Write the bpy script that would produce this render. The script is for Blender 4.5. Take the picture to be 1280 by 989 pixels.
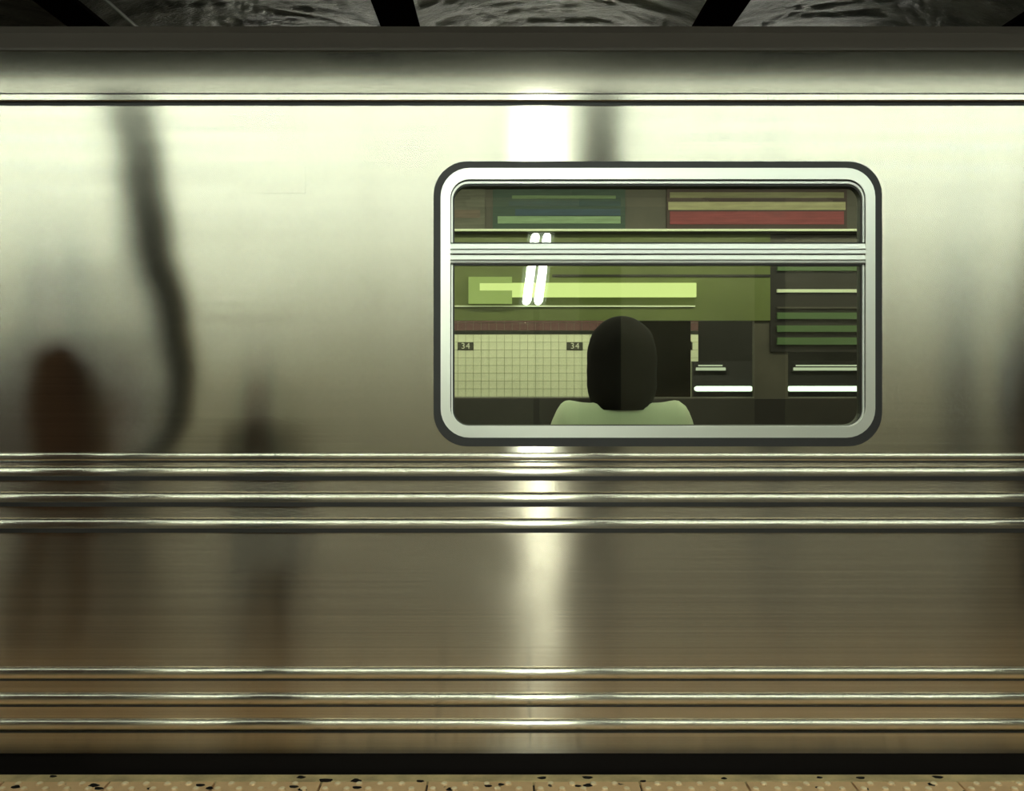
import bpy, bmesh, math, random
from mathutils import Vector, Matrix, noise

random.seed(7)
scene = bpy.context.scene
for o in list(bpy.data.objects):
    bpy.data.objects.remove(o)

# ------------------------------------------------------------------ camera
EYE = 1.243            # eye height above the platform (m)
F = 1153.0             # focal length in pixels of the 1280 px wide frame
VX, VY = 630.0, 438.0  # where the optical axis meets the frame
cam_d = bpy.data.cameras.new('camera')
cam = bpy.data.objects.new('camera', cam_d)
scene.collection.objects.link(cam)
cam.location = (0, 0, EYE)
cam.rotation_euler = (math.pi / 2, 0, 0)
cam_d.sensor_width = 36
cam_d.lens = 36 * F / 1280
cam_d.shift_x = (640 - VX) / 1280
cam_d.shift_y = -(494.5 - VY) / 1280
cam_d.clip_start = 0.02
scene.camera = cam

# ------------------------------------------------------------------ world, exposure
w = bpy.data.worlds.new('underground')
w.use_nodes = True
w.node_tree.nodes['Background'].inputs[0].default_value = (0.011, 0.0075, 0.006, 1)
w.node_tree.nodes['Background'].inputs[1].default_value = 1.0
scene.world = w
scene.view_settings.view_transform = 'Standard'
scene.view_settings.look = 'None'
scene.view_settings.gamma = 1
scene.view_settings.exposure = 0.0
scene.view_settings.use_curve_mapping = False
try:
    scene.cycles.use_denoising = True
    scene.cycles.max_bounces = 10
    scene.cycles.transparent_max_bounces = 16
    scene.cycles.sample_clamp_indirect = 6
except Exception:
    pass

# lamp strengths (fluorescent fixtures, two of the rows added as fill)
E_ROW = 23.0      # platform row behind the camera
E_WALL = 125.0     # upright two-tube fixture on the platform
E_EDGE_FILL = 8.0       # added fill row that brightens the platform edge
E_REAR_FILL = 16.0     # added fill row hidden near the back wall
E_FAR = 42.0       # row over the far platform
E_CAR = 12.0       # strips in the car ceiling
WHITE = (0.85, 1.0, 0.86)

# ------------------------------------------------------------------ pixel <-> space helpers
YT = 2.80                       # plane of the car side
def PX(px, Y=YT): return (px - VX) / F * Y
def PZ(py, Y=YT): return EYE - (py - VY) / F * Y

# ------------------------------------------------------------------ materials
def new_mat(name):
    m = bpy.data.materials.new(name); m.use_nodes = True
    nt = m.node_tree
    for n in list(nt.nodes): nt.nodes.remove(n)
    out = nt.nodes.new('ShaderNodeOutputMaterial')
    return m, nt, out

def pbr(name, col, rough=0.6, metal=0.0, vary=0.0, vscale=8.0, bump=0.0, bscale=40.0, spec=0.5, stretch=None, col2=None):
    m, nt, out = new_mat(name)
    b = nt.nodes.new('ShaderNodeBsdfPrincipled')
    b.inputs['Base Color'].default_value = (*col, 1)
    b.inputs['Roughness'].default_value = rough
    b.inputs['Metallic'].default_value = metal
    b.inputs['Specular IOR Level'].default_value = spec
    nt.links.new(b.outputs[0], out.inputs[0])
    if vary or bump:
        tc = nt.nodes.new('ShaderNodeTexCoord')
        mp = nt.nodes.new('ShaderNodeMapping')
        nt.links.new(tc.outputs['Object'], mp.inputs[0])
        if stretch: mp.inputs['Scale'].default_value = stretch
    if vary:
        nz = nt.nodes.new('ShaderNodeTexNoise'); nz.inputs['Scale'].default_value = vscale
        nz.inputs['Detail'].default_value = 6
        nt.links.new(mp.outputs[0], nz.inputs['Vector'])
        r = nt.nodes.new('ShaderNodeValToRGB')
        c2 = col2 or tuple(c * (1 - vary) for c in col)
        r.color_ramp.elements[0].position = 0.3; r.color_ramp.elements[0].color = (*c2, 1)
        r.color_ramp.elements[1].position = 0.7; r.color_ramp.elements[1].color = (*col, 1)
        nt.links.new(nz.outputs[0], r.inputs[0]); nt.links.new(r.outputs[0], b.inputs['Base Color'])
    if bump:
        n2 = nt.nodes.new('ShaderNodeTexNoise'); n2.inputs['Scale'].default_value = bscale
        n2.inputs['Detail'].default_value = 5
        nt.links.new(mp.outputs[0], n2.inputs['Vector'])
        bp = nt.nodes.new('ShaderNodeBump'); bp.inputs['Strength'].default_value = bump
        bp.inputs['Distance'].default_value = 0.02
        nt.links.new(n2.outputs[0], bp.inputs['Height']); nt.links.new(bp.outputs[0], b.inputs['Normal'])
    return m

def emit(name, col, s):
    m, nt, out = new_mat(name)
    e = nt.nodes.new('ShaderNodeEmission')
    e.inputs[0].default_value = (*col, 1); e.inputs[1].default_value = s
    nt.links.new(e.outputs[0], out.inputs[0])
    return m

def brushed(name, col, ax, ay, wide=0.0, wide_ay=0.9, streak=0.10, dist='GGX'):
    """stainless sheet polished lengthwise: sharp along the car, spread up and down"""
    m, nt, out = new_mat(name)
    r2 = math.sqrt(ax * ay); an = 1 - ax / r2
    def lobe(r2, an):
        g = nt.nodes.new('ShaderNodeBsdfAnisotropic')
        g.distribution = dist
        g.inputs['Roughness'].default_value = math.sqrt(r2)
        g.inputs['Anisotropy'].default_value = an
        t = nt.nodes.new('ShaderNodeCombineXYZ'); t.inputs[0].default_value = 1.0
        nt.links.new(t.outputs[0], g.inputs['Tangent'])
        return g
    g = lobe(r2, an)
    tc = nt.nodes.new('ShaderNodeTexCoord'); mp = nt.nodes.new('ShaderNodeMapping')
    mp.inputs['Scale'].default_value = (0.35, 1, 160)
    nz = nt.nodes.new('ShaderNodeTexNoise'); nz.inputs['Scale'].default_value = 1.0; nz.inputs['Detail'].default_value = 4
    nt.links.new(tc.outputs['Object'], mp.inputs[0]); nt.links.new(mp.outputs[0], nz.inputs['Vector'])
    rp = nt.nodes.new('ShaderNodeValToRGB')
    rp.color_ramp.elements[0].position = 0.25; rp.color_ramp.elements[0].color = (*[c * (1 - streak) for c in col], 1)
    rp.color_ramp.elements[1].position = 0.75; rp.color_ramp.elements[1].color = (*[min(1, c * (1 + streak)) for c in col], 1)
    nt.links.new(nz.outputs[0], rp.inputs[0]); nt.links.new(rp.outputs[0], g.inputs['Color'])
    last = g
    if wide:
        r2b = math.sqrt(ax * 2 * wide_ay)
        g2 = lobe(r2b, 1 - ax * 2 / r2b)
        nt.links.new(rp.outputs[0], g2.inputs['Color'])
        mx = nt.nodes.new('ShaderNodeMixShader'); mx.inputs[0].default_value = wide
        nt.links.new(g.outputs[0], mx.inputs[1]); nt.links.new(g2.outputs[0], mx.inputs[2])
        last = mx
    nt.links.new(last.outputs[0], out.inputs[0])
    return m

def glass(name, tint, ior=1.5):
    m, nt, out = new_mat(name)
    tr = nt.nodes.new('ShaderNodeBsdfTransparent'); tr.inputs[0].default_value = (*tint, 1)
    gl = nt.nodes.new('ShaderNodeBsdfGlossy'); gl.inputs['Roughness'].default_value = 0.0
    fr = nt.nodes.new('ShaderNodeFresnel'); fr.inputs[0].default_value = ior
    mx = nt.nodes.new('ShaderNodeMixShader')
    nt.links.new(fr.outputs[0], mx.inputs[0]); nt.links.new(tr.outputs[0], mx.inputs[1]); nt.links.new(gl.outputs[0], mx.inputs[2])
    nt.links.new(mx.outputs[0], out.inputs[0])
    return m

M = {}
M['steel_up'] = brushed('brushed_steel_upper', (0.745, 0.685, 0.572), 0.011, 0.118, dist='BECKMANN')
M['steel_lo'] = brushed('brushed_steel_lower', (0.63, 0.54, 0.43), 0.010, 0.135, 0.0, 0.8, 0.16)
M['steel_rib'] = brushed('brushed_steel_rib', (0.74, 0.67, 0.55), 0.012, 0.085, 0.0)
M['letter'] = brushed('brushed_steel_letterboard', (0.50, 0.45, 0.37), 0.015, 0.11, 0.0)
M['alu'] = pbr('satin_aluminium', (0.86, 0.84, 0.76), 0.34, 0.75)
M['alu_line'] = pbr('bright_aluminium_bead', (0.9, 0.88, 0.82), 0.4, 0.5)
M['rubber_and_shade'] = pbr('black_rubber_and_shade', (0.022, 0.018, 0.017), 0.5)  # gaskets and seams; also the painted shade lines at ribs and gutter
M['fairing'] = pbr('dull_roof_paint', (0.075, 0.058, 0.047), 0.6, vary=0.15, vscale=3, stretch=(0.3, 1, 6))
M['sill'] = pbr('dark_sill_steel', (0.010, 0.007, 0.006), 0.4, 0.0, spec=0.3)
M['glass'] = glass('tinted_window_glass', (0.945, 0.96, 0.88))
M['glass_far'] = glass('far_window_glass', (0.95, 0.97, 0.92), 1.3)
M['lam'] = pbr('brown_laminate', (0.10, 0.088, 0.07), 0.5, vary=0.3, vscale=5)
M['dark_lam'] = pbr('dark_laminate', (0.02, 0.016, 0.015), 0.5)
M['olive'] = pbr('olive_green_enamel', (0.15, 0.185, 0.055), 0.45, vary=0.25, vscale=2.5)
M['slat_green'] = pbr('green_slat', (0.10, 0.17, 0.07), 0.45)
M['seat'] = pbr('orange_brown_seat', (0.15, 0.07, 0.035), 0.4)
M['car_floor'] = pbr('car_floor_rubber', (0.04, 0.04, 0.038), 0.5)
M['car_ceiling'] = pbr('car_ceiling_white', (0.45, 0.47, 0.38), 0.5)
M['strip'] = emit('car_light_strip', (0.95, 1.0, 0.76), E_CAR)
M['box_lit'] = emit('backlit_panel', (0.80, 1.0, 0.36), 0.95)
M['box_dim'] = emit('backlit_panel_end', (0.50, 0.68, 0.20), 0.62)
M['trim_lit'] = pbr('pale_trim', (0.85, 0.92, 0.70), 0.35)
M['concrete'] = pbr('platform_concrete', (0.075, 0.054, 0.038), 0.7, vary=0.4, vscale=2.2, bump=0.2, bscale=60)
M['edge'] = pbr('platform_edge_stone', (0.74, 0.54, 0.27), 0.7, vary=0.45, vscale=14, bump=0.3, bscale=90)
M['gum'] = pbr('blackened_gum', (0.012, 0.009, 0.008), 0.9, spec=0.1)
M['trackbed'] = pbr('trackbed', (0.02, 0.017, 0.015), 0.9, vary=0.5)
M['plaster'] = pbr('sooty_vault_plaster', (0.27, 0.26, 0.21), 0.42, vary=0.85, vscale=2.6, bump=1.0, bscale=34, stretch=(0.8, 2.6, 1))
M['soffit'] = pbr('sooty_ceiling', (0.035, 0.028, 0.023), 0.8, vary=0.4, vscale=2)
M['beam'] = pbr('dark_painted_beam', (0.008, 0.005, 0.005), 0.6, vary=0.4, vscale=9, spec=0.0)
M['column'] = pbr('dark_column_paint', (0.06, 0.057, 0.045), 0.4, vary=0.3, vscale=4)
M['wall'] = pbr('back_wall_tile', (0.50, 0.43, 0.30), 0.4, vary=0.25, vscale=2)
M['grout'] = pbr('grout', (0.26, 0.27, 0.19), 0.8)
M['tile_w'] = pbr('cream_tile', (0.66, 0.68, 0.50), 0.25, vary=0.12, vscale=6)
M['tile_m'] = pbr('maroon_tile', (0.13, 0.065, 0.065), 0.3, vary=0.3, vscale=9)
M['tile_k'] = pbr('black_tile', (0.02, 0.022, 0.018), 0.3)
M['plaque'] = pbr('dark_plaque', (0.055, 0.055, 0.042), 0.4)
M['digit'] = pbr('pale_digit', (0.55, 0.56, 0.44), 0.5)
M['night'] = pbr('unlit_wall', (0.007, 0.006, 0.007), 0.8)
M['housing'] = pbr('fixture_housing', (0.3, 0.3, 0.27), 0.5)
M['row'] = emit('platform_diffuser', WHITE, E_ROW)
M['rear'] = emit('rear_fill_diffuser', WHITE, E_REAR_FILL)
M['edge_fill'] = emit('edge_fill_diffuser', WHITE, E_EDGE_FILL)
M['tube'] = emit('fluorescent_tube', (0.88, 1.0, 0.86), E_WALL)
M['far_row'] = emit('far_platform_diffuser', (1.0, 1.0, 0.84), E_FAR)
M['bar'] = emit('low_tube', (0.82, 1.0, 0.84), 2.2)
M['bar_dim'] = emit('low_strip', (0.75, 0.85, 0.66), 0.75)
M['skin'] = pbr('skin', (0.32, 0.19, 0.13), 0.5)
M['hair'] = pbr('dark_hair', (0.010, 0.008, 0.008), 0.85, spec=0.1)
M['eye'] = pbr('eye', (0.05, 0.04, 0.04), 0.2)
M['maroon'] = pbr('maroon_coat', (0.13, 0.078, 0.064), 0.8)
M['black_cloth'] = pbr('black_cloth', (0.014, 0.012, 0.012), 0.8)
M['grey_cloth'] = pbr('charcoal_cloth', (0.03, 0.028, 0.024), 0.8)
M['pale_cloth'] = pbr('pale_green_white_cloth', (0.55, 0.62, 0.45), 0.8)
M['jeans'] = pbr('dark_jeans', (0.02, 0.022, 0.03), 0.8)
M['shoe'] = pbr('black_shoe', (0.01, 0.01, 0.01), 0.4)
M['bench'] = pbr('bench_wood', (0.10, 0.055, 0.028), 0.5)

def tactile_material():
    m, nt, out = new_mat('worn_tan_tactile')
    b = nt.nodes.new('ShaderNodeBsdfPrincipled'); b.inputs['Roughness'].default_value = 0.62
    tc = nt.nodes.new('ShaderNodeTexCoord')
    geo = nt.nodes.new('ShaderNodeNewGeometry')
    nz = nt.nodes.new('ShaderNodeTexNoise'); nz.inputs['Scale'].default_value = 9; nz.inputs['Detail'].default_value = 6
    nt.links.new(geo.outputs['Position'], nz.inputs['Vector'])
    r = nt.nodes.new('ShaderNodeValToRGB')
    r.color_ramp.elements[0].position = 0.3; r.color_ramp.elements[0].color = (0.70, 0.43, 0.22, 1)
    r.color_ramp.elements[1].position = 0.7; r.color_ramp.elements[1].color = (0.86, 0.55, 0.29, 1)
    nt.links.new(nz.outputs[0], r.inputs[0])
    # scuffed black grime spots with a shape of their own
    n2 = nt.nodes.new('ShaderNodeTexNoise'); n2.inputs['Scale'].default_value = 26; n2.inputs['Detail'].default_value = 3
    nt.links.new(geo.outputs['Position'], n2.inputs['Vector'])
    r2 = nt.nodes.new('ShaderNodeValToRGB')
    r2.color_ramp.elements[0].position = 0.26; r2.color_ramp.elements[0].color = (0.05, 0.035, 0.02, 1)
    r2.color_ramp.elements[1].position = 0.31; r2.color_ramp.elements[1].color = (1, 1, 1, 1)
    nt.links.new(n2.outputs[0], r2.inputs[0])
    mul = nt.nodes.new('ShaderNodeMix'); mul.data_type = 'RGBA'; mul.blend_type = 'MULTIPLY'; mul.inputs[0].default_value = 1
    nt.links.new(r.outputs[0], mul.inputs[6]); nt.links.new(r2.outputs[0], mul.inputs[7])
    # dome tops are worn paler
    sp = nt.nodes.new('ShaderNodeSeparateXYZ'); nt.links.new(geo.outputs['Position'], sp.inputs[0])
    mr = nt.nodes.new('ShaderNodeMapRange'); mr.inputs[1].default_value = 0.002; mr.inputs[2].default_value = 0.0055
    nt.links.new(sp.outputs[2], mr.inputs[0])
    mx = nt.nodes.new('ShaderNodeMix'); mx.data_type = 'RGBA'
    nt.links.new(mr.outputs[0], mx.inputs[0]); nt.links.new(mul.outputs[2], mx.inputs[6])
    mx.inputs[7].default_value = (0.95, 0.78, 0.52, 1)
    nt.links.new(mx.outputs[2], b.inputs['Base Color'])
    nt.links.new(b.outputs[0], out.inputs[0])
    return m
M['tactile'] = tactile_material()

# ------------------------------------------------------------------ mesh helpers
class MB:
    def __init__(s): s.v = []; s.f = []
    def box(s, x0, x1, y0, y1, z0, z1):
        b = len(s.v)
        s.v += [(x, y, z) for x in (x0, x1) for y in (y0, y1) for z in (z0, z1)]
        s.f += [tuple(b + i for i in q) for q in ((0, 1, 3, 2), (4, 6, 7, 5), (0, 4, 5, 1), (2, 3, 7, 6), (0, 2, 6, 4), (1, 5, 7, 3))]
        return s
    def prism_x(s, prof, x0, x1, close=True, n=1):
        """profile of (y, z) points swept along x"""
        b = len(s.v); k = len(prof)
        for i in range(n + 1):
            x = x0 + (x1 - x0) * i / n
            s.v += [(x, y, z) for y, z in prof]
        for i in range(n):
            for j in range(k if close else k - 1):
                a = b + i * k + j; c = b + i * k + (j + 1) % k
                s.f.append((a, c, c + k, a + k))
        if close:
            s.f.append(tuple(b + j for j in range(k))[::-1]); s.f.append(tuple(b + n * k + j for j in range(k)))
        return s
    def ring(s, outer, inner, y0, y1):
        """picture-frame solid between two closed (x,z) loops, front at y0"""
        b = len(s.v); k = len(outer)
        for y in (y0, y1):
            for loop in (outer, inner):
                s.v += [(x, y, z) for x, z in loop]
        O0, I0, O1, I1 = b, b + k, b + 2 * k, b + 3 * k
        for j in range(k):
            n = (j + 1) % k
            s.f += [(O0 + j, O0 + n, I0 + n, I0 + j), (O1 + j, I1 + j, I1 + n, O1 + n),
                    (O0 + j, O1 + j, O1 + n, O0 + n), (I0 + j, I0 + n, I1 + n, I1 + j)]
        return s
    def lathe(s, c, prof, seg=12, axis='z'):
        b = len(s.v); k = len(prof)
        for i in range(seg):
            a = 2 * math.pi * i / seg
            for r, h in prof:
                p = (r * math.cos(a), r * math.sin(a), h)
                if axis == 'x': p = (p[2], p[0], p[1])
                s.v.append((c[0] + p[0], c[1] + p[1], c[2] + p[2]))
        for i in range(seg):
            n = (i + 1) % seg
            for j in range(k - 1):
                s.f.append((b + i * k + j, b + n * k + j, b + n * k + j + 1, b + i * k + j + 1))
        s.f.append(tuple(b + i * k for i in range(seg))[::-1]); s.f.append(tuple(b + i * k + k - 1 for i in range(seg)))
        return s
    def mesh(s, name, mat, smooth=False, off=(0, 0, 0), fix=True):
        me = bpy.data.meshes.new(name)
        me.from_pydata([(x - off[0], y - off[1], z - off[2]) for x, y, z in s.v], [], s.f)
        if fix:
            bm = bmesh.new(); bm.from_mesh(me); bmesh.ops.recalc_face_normals(bm, faces=bm.faces); bm.to_mesh(me); bm.free()
        if mat: me.materials.append(mat)
        if smooth: me.polygons.foreach_set('use_smooth', [True] * len(me.polygons))
        me.update()
        return me

ORIGIN = {}
def link(name, data, loc, parent=None, world=None):
    o = bpy.data.objects.new(name, data); scene.collection.objects.link(o)
    if parent is not None:
        o.parent = parent
        po = ORIGIN[parent.name]
        o.location = (loc[0] - po[0], loc[1] - po[1], loc[2] - po[2])
    else:
        o.location = loc
    ORIGIN[o.name] = tuple(loc)
    return o
def obj(name, mb, mat, parent=None, smooth=False, fix=True, edge=None):
    xs, ys, zs = zip(*mb.v)
    c = ((min(xs) + max(xs)) / 2, (min(ys) + max(ys)) / 2, min(zs))
    me = mb.mesh(name, mat, smooth, c, fix)
    if edge is not None and smooth:
        me.set_sharp_from_angle(angle=math.radians(edge))
    return link(name, me, c, parent)
def empty(name, loc): return link(name, None, loc)
def tag(o, label, cat, group=None):
    o['label'] = label; o['category'] = cat
    if group: o['group'] = group
    return o
def struct(o, label=None, cat=None):
    o['kind'] = 'structure'
    if label: o['label'] = label
    if cat: o['category'] = cat
    return o
def bx(name, dims, mat, parent=None): return obj(name, MB().box(*dims), mat, parent)

def rrect(x0, x1, z0, z1, r, n=8):
    pts = []
    for cx, cz, a0 in ((x1 - r, z1 - r, 0), (x0 + r, z1 - r, 90), (x0 + r, z0 + r, 180), (x1 - r, z0 + r, 270)):
        for i in range(n + 1):
            a = math.radians(a0 + 90 * i / n)
            pts.append((cx + r * math.cos(a), cz + r * math.sin(a)))
    return pts

# ------------------------------------------------------------------ the setting: platform
XL, XR = -9.5, 9.5
Y_EDGE = 2.70
fl = MB(); fl.box(XL, XR, -9.5, Y_EDGE, -0.40, -0.012)
floor = struct(obj('floor', fl, M['concrete']), 'brown concrete subway platform with a tan tactile warning edge', 'platform')
bx('paving_slab', (XL, XR, -9.5, 2.049, -0.012, 0.0), M['concrete'], floor)
bx('platform_nosing', (XL, XR, 2.6605, Y_EDGE, -0.012, 0.0005), M['edge'], floor)
bx('platform_face', (XL, XR, 2.40, 2.66, -1.15, -0.40), M['trackbed'], floor)

def tactile_mesh():
    mb = MB(); s = 0.1492
    mb.v += []
    mb.box(-s, s, -s, s, 0.0, 0.012)
    for j in range(10):
        for i in range(5):
            x = -s + 0.0305 + 0.061 * i - (0.0152 if j % 2 else -0.0152) ; y = s - 0.0135 - 0.0302 * j
            if abs(x) > s - 0.011: continue
            b = len(mb.v); n = 8
            for r, h in ((0.0115, 0.0118), (0.0098, 0.0150), (0.0062, 0.0172)):
                mb.v += [(x + r * math.cos(2 * math.pi * k / n), y + r * math.sin(2 * math.pi * k / n), h) for k in range(n)]
            for L in range(2):
                for k in range(n):
                    mb.f.append((b + L * n + k, b + L * n + (k + 1) % n, b + (L + 1) * n + (k + 1) % n, b + (L + 1) * n + k))
            mb.f.append(tuple(b + 2 * n + k for k in range(n)))
    return mb.mesh('tactile_tile', M['tactile'])
tm = tactile_mesh()
for row, yc in enumerate((2.5070, 2.2020)):
    for i in range(-20, 20):
        x = 0.085 + 0.305 * i + 0.1525
        o = link('tactile_tile', tm, (x, yc, -0.012), floor)

# trodden gum: flat irregular pads where the photo shows dark spots
gums = [(117, 982, 7), (123, 986, 6), (189, 986, 5), (250, 982, 6), (262, 985.5, 5), (376, 972, 6), (367, 984, 6), (378, 987, 6),
        (407, 976, 9), (445, 976, 7), (446, 985, 6), (525, 977, 5), (563, 987, 6), (678, 973, 6), (734, 972.5, 7), (722, 983, 4),
        (735, 982, 6), (804, 977, 4), (905, 973.5, 4), (1024, 972.5, 4), (1076, 973, 6), (1023, 985, 4), (1082, 987, 5), (1165, 981, 6), (1172, 972, 7),
        (610, 983, 5), (626, 981, 4), (955, 980, 3), (66, 971, 5), (20, 984, 6)]
for px, py, r in gums:
    Y = EYE * F / (py - VY); X = PX(px, Y); R = r / F * Y
    mb = MB(); n = 10
    ph = random.random() * 6
    ring = [(X + R * (1 + 0.28 * math.sin(3 * a + ph)) * math.cos(a), Y + R * 0.62 * (1 + 0.22 * math.cos(2 * a + ph)) * math.sin(a)) for a in [2 * math.pi * k / n for k in range(n)]]
    mb.v = [(x, y, -0.0005) for x, y in ring] + [((x - X) * 0.8 + X, (y - Y) * 0.8 + Y, 0.0022) for x, y in ring]
    mb.f = [(k, (k + 1) % n, n + (k + 1) % n, n + k) for k in range(n)] + [tuple(n + k for k in range(n)), tuple(range(n))[::-1]]
    obj('gum_spot', mb, M['gum'], floor)

# trackbed and rails below the car
tb = struct(bx('floor_trackbed', (XL, XR, 2.66, 10.2, -1.3, -1.15), M['trackbed']), 'dark trackbed beneath the subway car', 'trackbed')
for y in (3.55, 4.985):
    mb = MB(); mb.prism_x([(y - 0.07, -1.15), (y + 0.07, -1.15), (y + 0.012, -1.12), (y + 0.012, -1.05), (y + 0.036, -1.04), (y + 0.036, -1.0), (y - 0.036, -1.0), (y - 0.036, -1.04), (y - 0.012, -1.05), (y - 0.012, -1.12)], XL, XR)
    obj('rail', mb, M['sill'], tb)

# back wall of the platform (mirrored in the steel)
struct(bx('wall_back', (XL, XR, -9.7, -9.5, -0.4, 3.75), M['wall']), 'tiled back wall of the near platform', 'wall')
struct(bx('wall_left', (XL - 0.2, XL, -9.7, 2.66, -0.4, 3.75), M['soffit']), 'dark end wall of the platform at left', 'wall')
struct(bx('wall_right', (XR, XR + 0.2, -9.7, 2.66, -0.4, 3.75), M['soffit']), 'dark end wall of the platform at right', 'wall')

# ceiling: steel beams across the tracks with rough plaster vaults between them
ceil = struct(bx('ceiling', (XL, XR, -9.7, 14.2, 3.75, 3.95), M['soffit']), 'sooty vaulted ceiling with steel cross beams', 'ceiling')
ZB = EYE + 2.10
B0, BP = -0.675, 2.03
beam_x = [B0 + BP * k for k in range(-4, 6)]
for x in beam_x:
    mb = MB()
    hw = 0.125
    mb.prism_x([(0, 0)], 0, 0) if False else None
    prof = [(-hw, ZB), (hw, ZB), (hw, ZB + 0.025), (0.02, ZB + 0.05), (0.02, ZB + 0.36), (hw, ZB + 0.38), (hw, ZB + 0.405), (-hw, ZB + 0.405), (-hw, ZB + 0.38), (-0.02, ZB + 0.36), (-0.02, ZB + 0.05), (-hw, ZB + 0.025)]
    k = len(prof)
    mb.v = [(x + a, -9.6, z) for a, z in prof] + [(x + a, 13.9, z) for a, z in prof]
    mb.f = [(j, (j + 1) % k, k + (j + 1) % k, k + j) for j in range(k)] + [tuple(range(k)), tuple(k + j for j in range(k))]
    obj('beam', mb, M['beam'], ceil)
def vault(x0, x1, seed):
    nx, ny = 110, 130
    y0, y1 = 4.2, 8.2
    mb = MB()
    for j in range(ny + 1):
        y = y0 + (y1 - y0) * j / ny
        for i in range(nx + 1):
            t = i / nx; x = x0 + (x1 - x0) * t
            z = ZB + 0.05 + 0.20 * math.sin(math.pi * t) ** 0.7
            p = Vector((x * 1.2 + seed * 7, y * 2.6, 0))
            q = p + 0.6 * noise.noise_vector(p * 1.3)
            z += 0.014 * noise.noise(q * 2.0) + 0.011 * (1 - abs(noise.noise(q * 4.5))) + 0.006 * noise.noise(q * 11)
            mb.v.append((x, y, z))
    W = nx + 1
    mb.f = [(j * W + i, j * W + i + 1, (j + 1) * W + i + 1, (j + 1) * W + i) for j in range(ny) for i in range(nx)]
    return mb
for k in range(2, 7):
    obj('plaster_vault', vault(beam_x[k] + 0.02, beam_x[k + 1] - 0.02, k), M['plaster'], ceil, smooth=True, fix=False)
# conduit clipped along the left bay
mb = MB(); y = 0
cx = PX(142, 5.72)
mb.v = []; n = 8
for yy in (3.0, 9.0):
    mb.v += [(cx + 0.012 * math.cos(2 * math.pi * i / n), yy, ZB + 0.03 + 0.012 * math.sin(2 * math.pi * i / n)) for i in range(n)]
mb.f = [(i, (i + 1) % n, n + (i + 1) % n, n + i) for i in range(n)] + [tuple(range(n)), tuple(range(n, 2 * n))]
obj('conduit', mb, M['housing'], ceil, smooth=True)

# ------------------------------------------------------------------ far side of the station
YF = 13.0
wall_far = struct(bx('wall_far', (PX(380, YF), PX(873, YF), YF + 0.012, YF + 0.3, -0.6, 3.75), M['grout']), 'far station wall of cream tiles under a maroon border, reading 34', 'wall')
TP = 9.7 / F * YF
tile = MB().box(-TP * 0.475, TP * 0.475, -0.006, 0.006, -TP * 0.475, TP * 0.475)
tile_me = tile.mesh('wall_tile', M['tile_w']); tile_mm = tile.mesh('border_tile', M['tile_m'])
plaque_px = (582, 718.5, 855.5)
cols = [873 - 9.7 * (i + 0.5) for i in range(35)]
for r in range(9):
    py = 423 + 9.7 * r
    for c in cols:
        if r == 1 and any(abs(c - p) < 10.5 for p in plaque_px): continue
        link('wall_tile', tile_me, (PX(c, YF), YF + 0.004, PZ(py, YF)), wall_far)
for c in cols:
    link('border_tile', tile_mm, (PX(c, YF), YF + 0.004, PZ(408.5, YF)), wall_far)
    link('border_tile', tile_mm, (PX(c, YF), YF + 0.004, PZ(398.6, YF)), wall_far)
bx('black_line', (PX(534, YF), PX(873, YF), YF - 0.004, YF + 0.012, PZ(417.6, YF), PZ(414, YF)), M['tile_k'], wall_far)
bx('wall_field', (PX(380, YF), PX(532, YF), YF - 0.002, YF + 0.012, PZ(506, YF), PZ(418, YF)), M['tile_w'], wall_far)
def text_mesh(body, size):
    cu = bpy.data.curves.new('digits', 'FONT'); cu.body = body; cu.size = size
    cu.align_x = 'CENTER'; cu.align_y = 'CENTER'; cu.extrude = 0.003; cu.space_character = 1.15
    to = bpy.data.objects.new('digits_tmp', cu); scene.collection.objects.link(to)
    dg = bpy.context.evaluated_depsgraph_get()
    me = bpy.data.meshes.new_from_object(to.evaluated_get(dg))
    bpy.data.objects.remove(to)
    me.transform(Matrix.Rotation(math.pi / 2, 4, 'X'))
    me.materials.clear(); me.materials.append(M['digit'])
    return me
dm = text_mesh('34', 0.118)
for p in plaque_px:
    pl = bx('number_plaque', (PX(p - 10, YF), PX(p + 10, YF), YF - 0.012, YF + 0.012, PZ(437.5, YF), PZ(428, YF)), M['plaque'], wall_far)
    d = link('plaque_digits', dm, (PX(p, YF), YF - 0.014, PZ(432.8, YF)), pl)
wall_dark = struct(bx('wall_far_unlit', (PX(873, 14) + 0.0, 12.0, 14.0, 14.3, -0.6, 3.75), M['night']), 'unlit black wall beyond the far platform', 'wall')
struct(bx('floor_far_platform', (-9.5, 12.0, 10.2, 14.0, -1.15, -0.02), M['trackbed']), 'dark far platform beyond the tracks', 'platform')

def fixture(name, x0, x1, y, z, mat, label, group, hang=None, w_=0.13, h_=0.09, d_=None):
    r = empty(name, ((x0 + x1) / 2, y, z))
    bx('housing', (x0, x1, y - w_ * 0.9, y + w_ * 0.9, z + h_, z + h_ + 0.045), M['housing'], r)
    mb = MB(); prof = []
    for i in range(9):
        a = math.pi * i / 8
        prof.append((y - w_ * math.cos(a), z + h_ - h_ * math.sin(a)))
    mb.prism_x(prof, x0 + 0.01, x1 - 0.01)
    obj('diffuser', mb, mat, r)
    if hang:
        for xx in (x0 + 0.2, x1 - 0.2):
            bx('hanger', (xx - 0.008, xx + 0.008, y - 0.008, y + 0.008, z + h_ + 0.045, hang), M['housing'], r)
    return tag(r, label, 'light', group)
for i in range(5):
    fixture('fluorescent_fixture', -2.9 + 1.5 * i, -2.9 + 1.5 * i + 1.4, 11.3, 3.0, M['far_row'],
            'fluorescent fixture hung over the far platform', 'fixtures over the far platform', 3.75)

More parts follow.
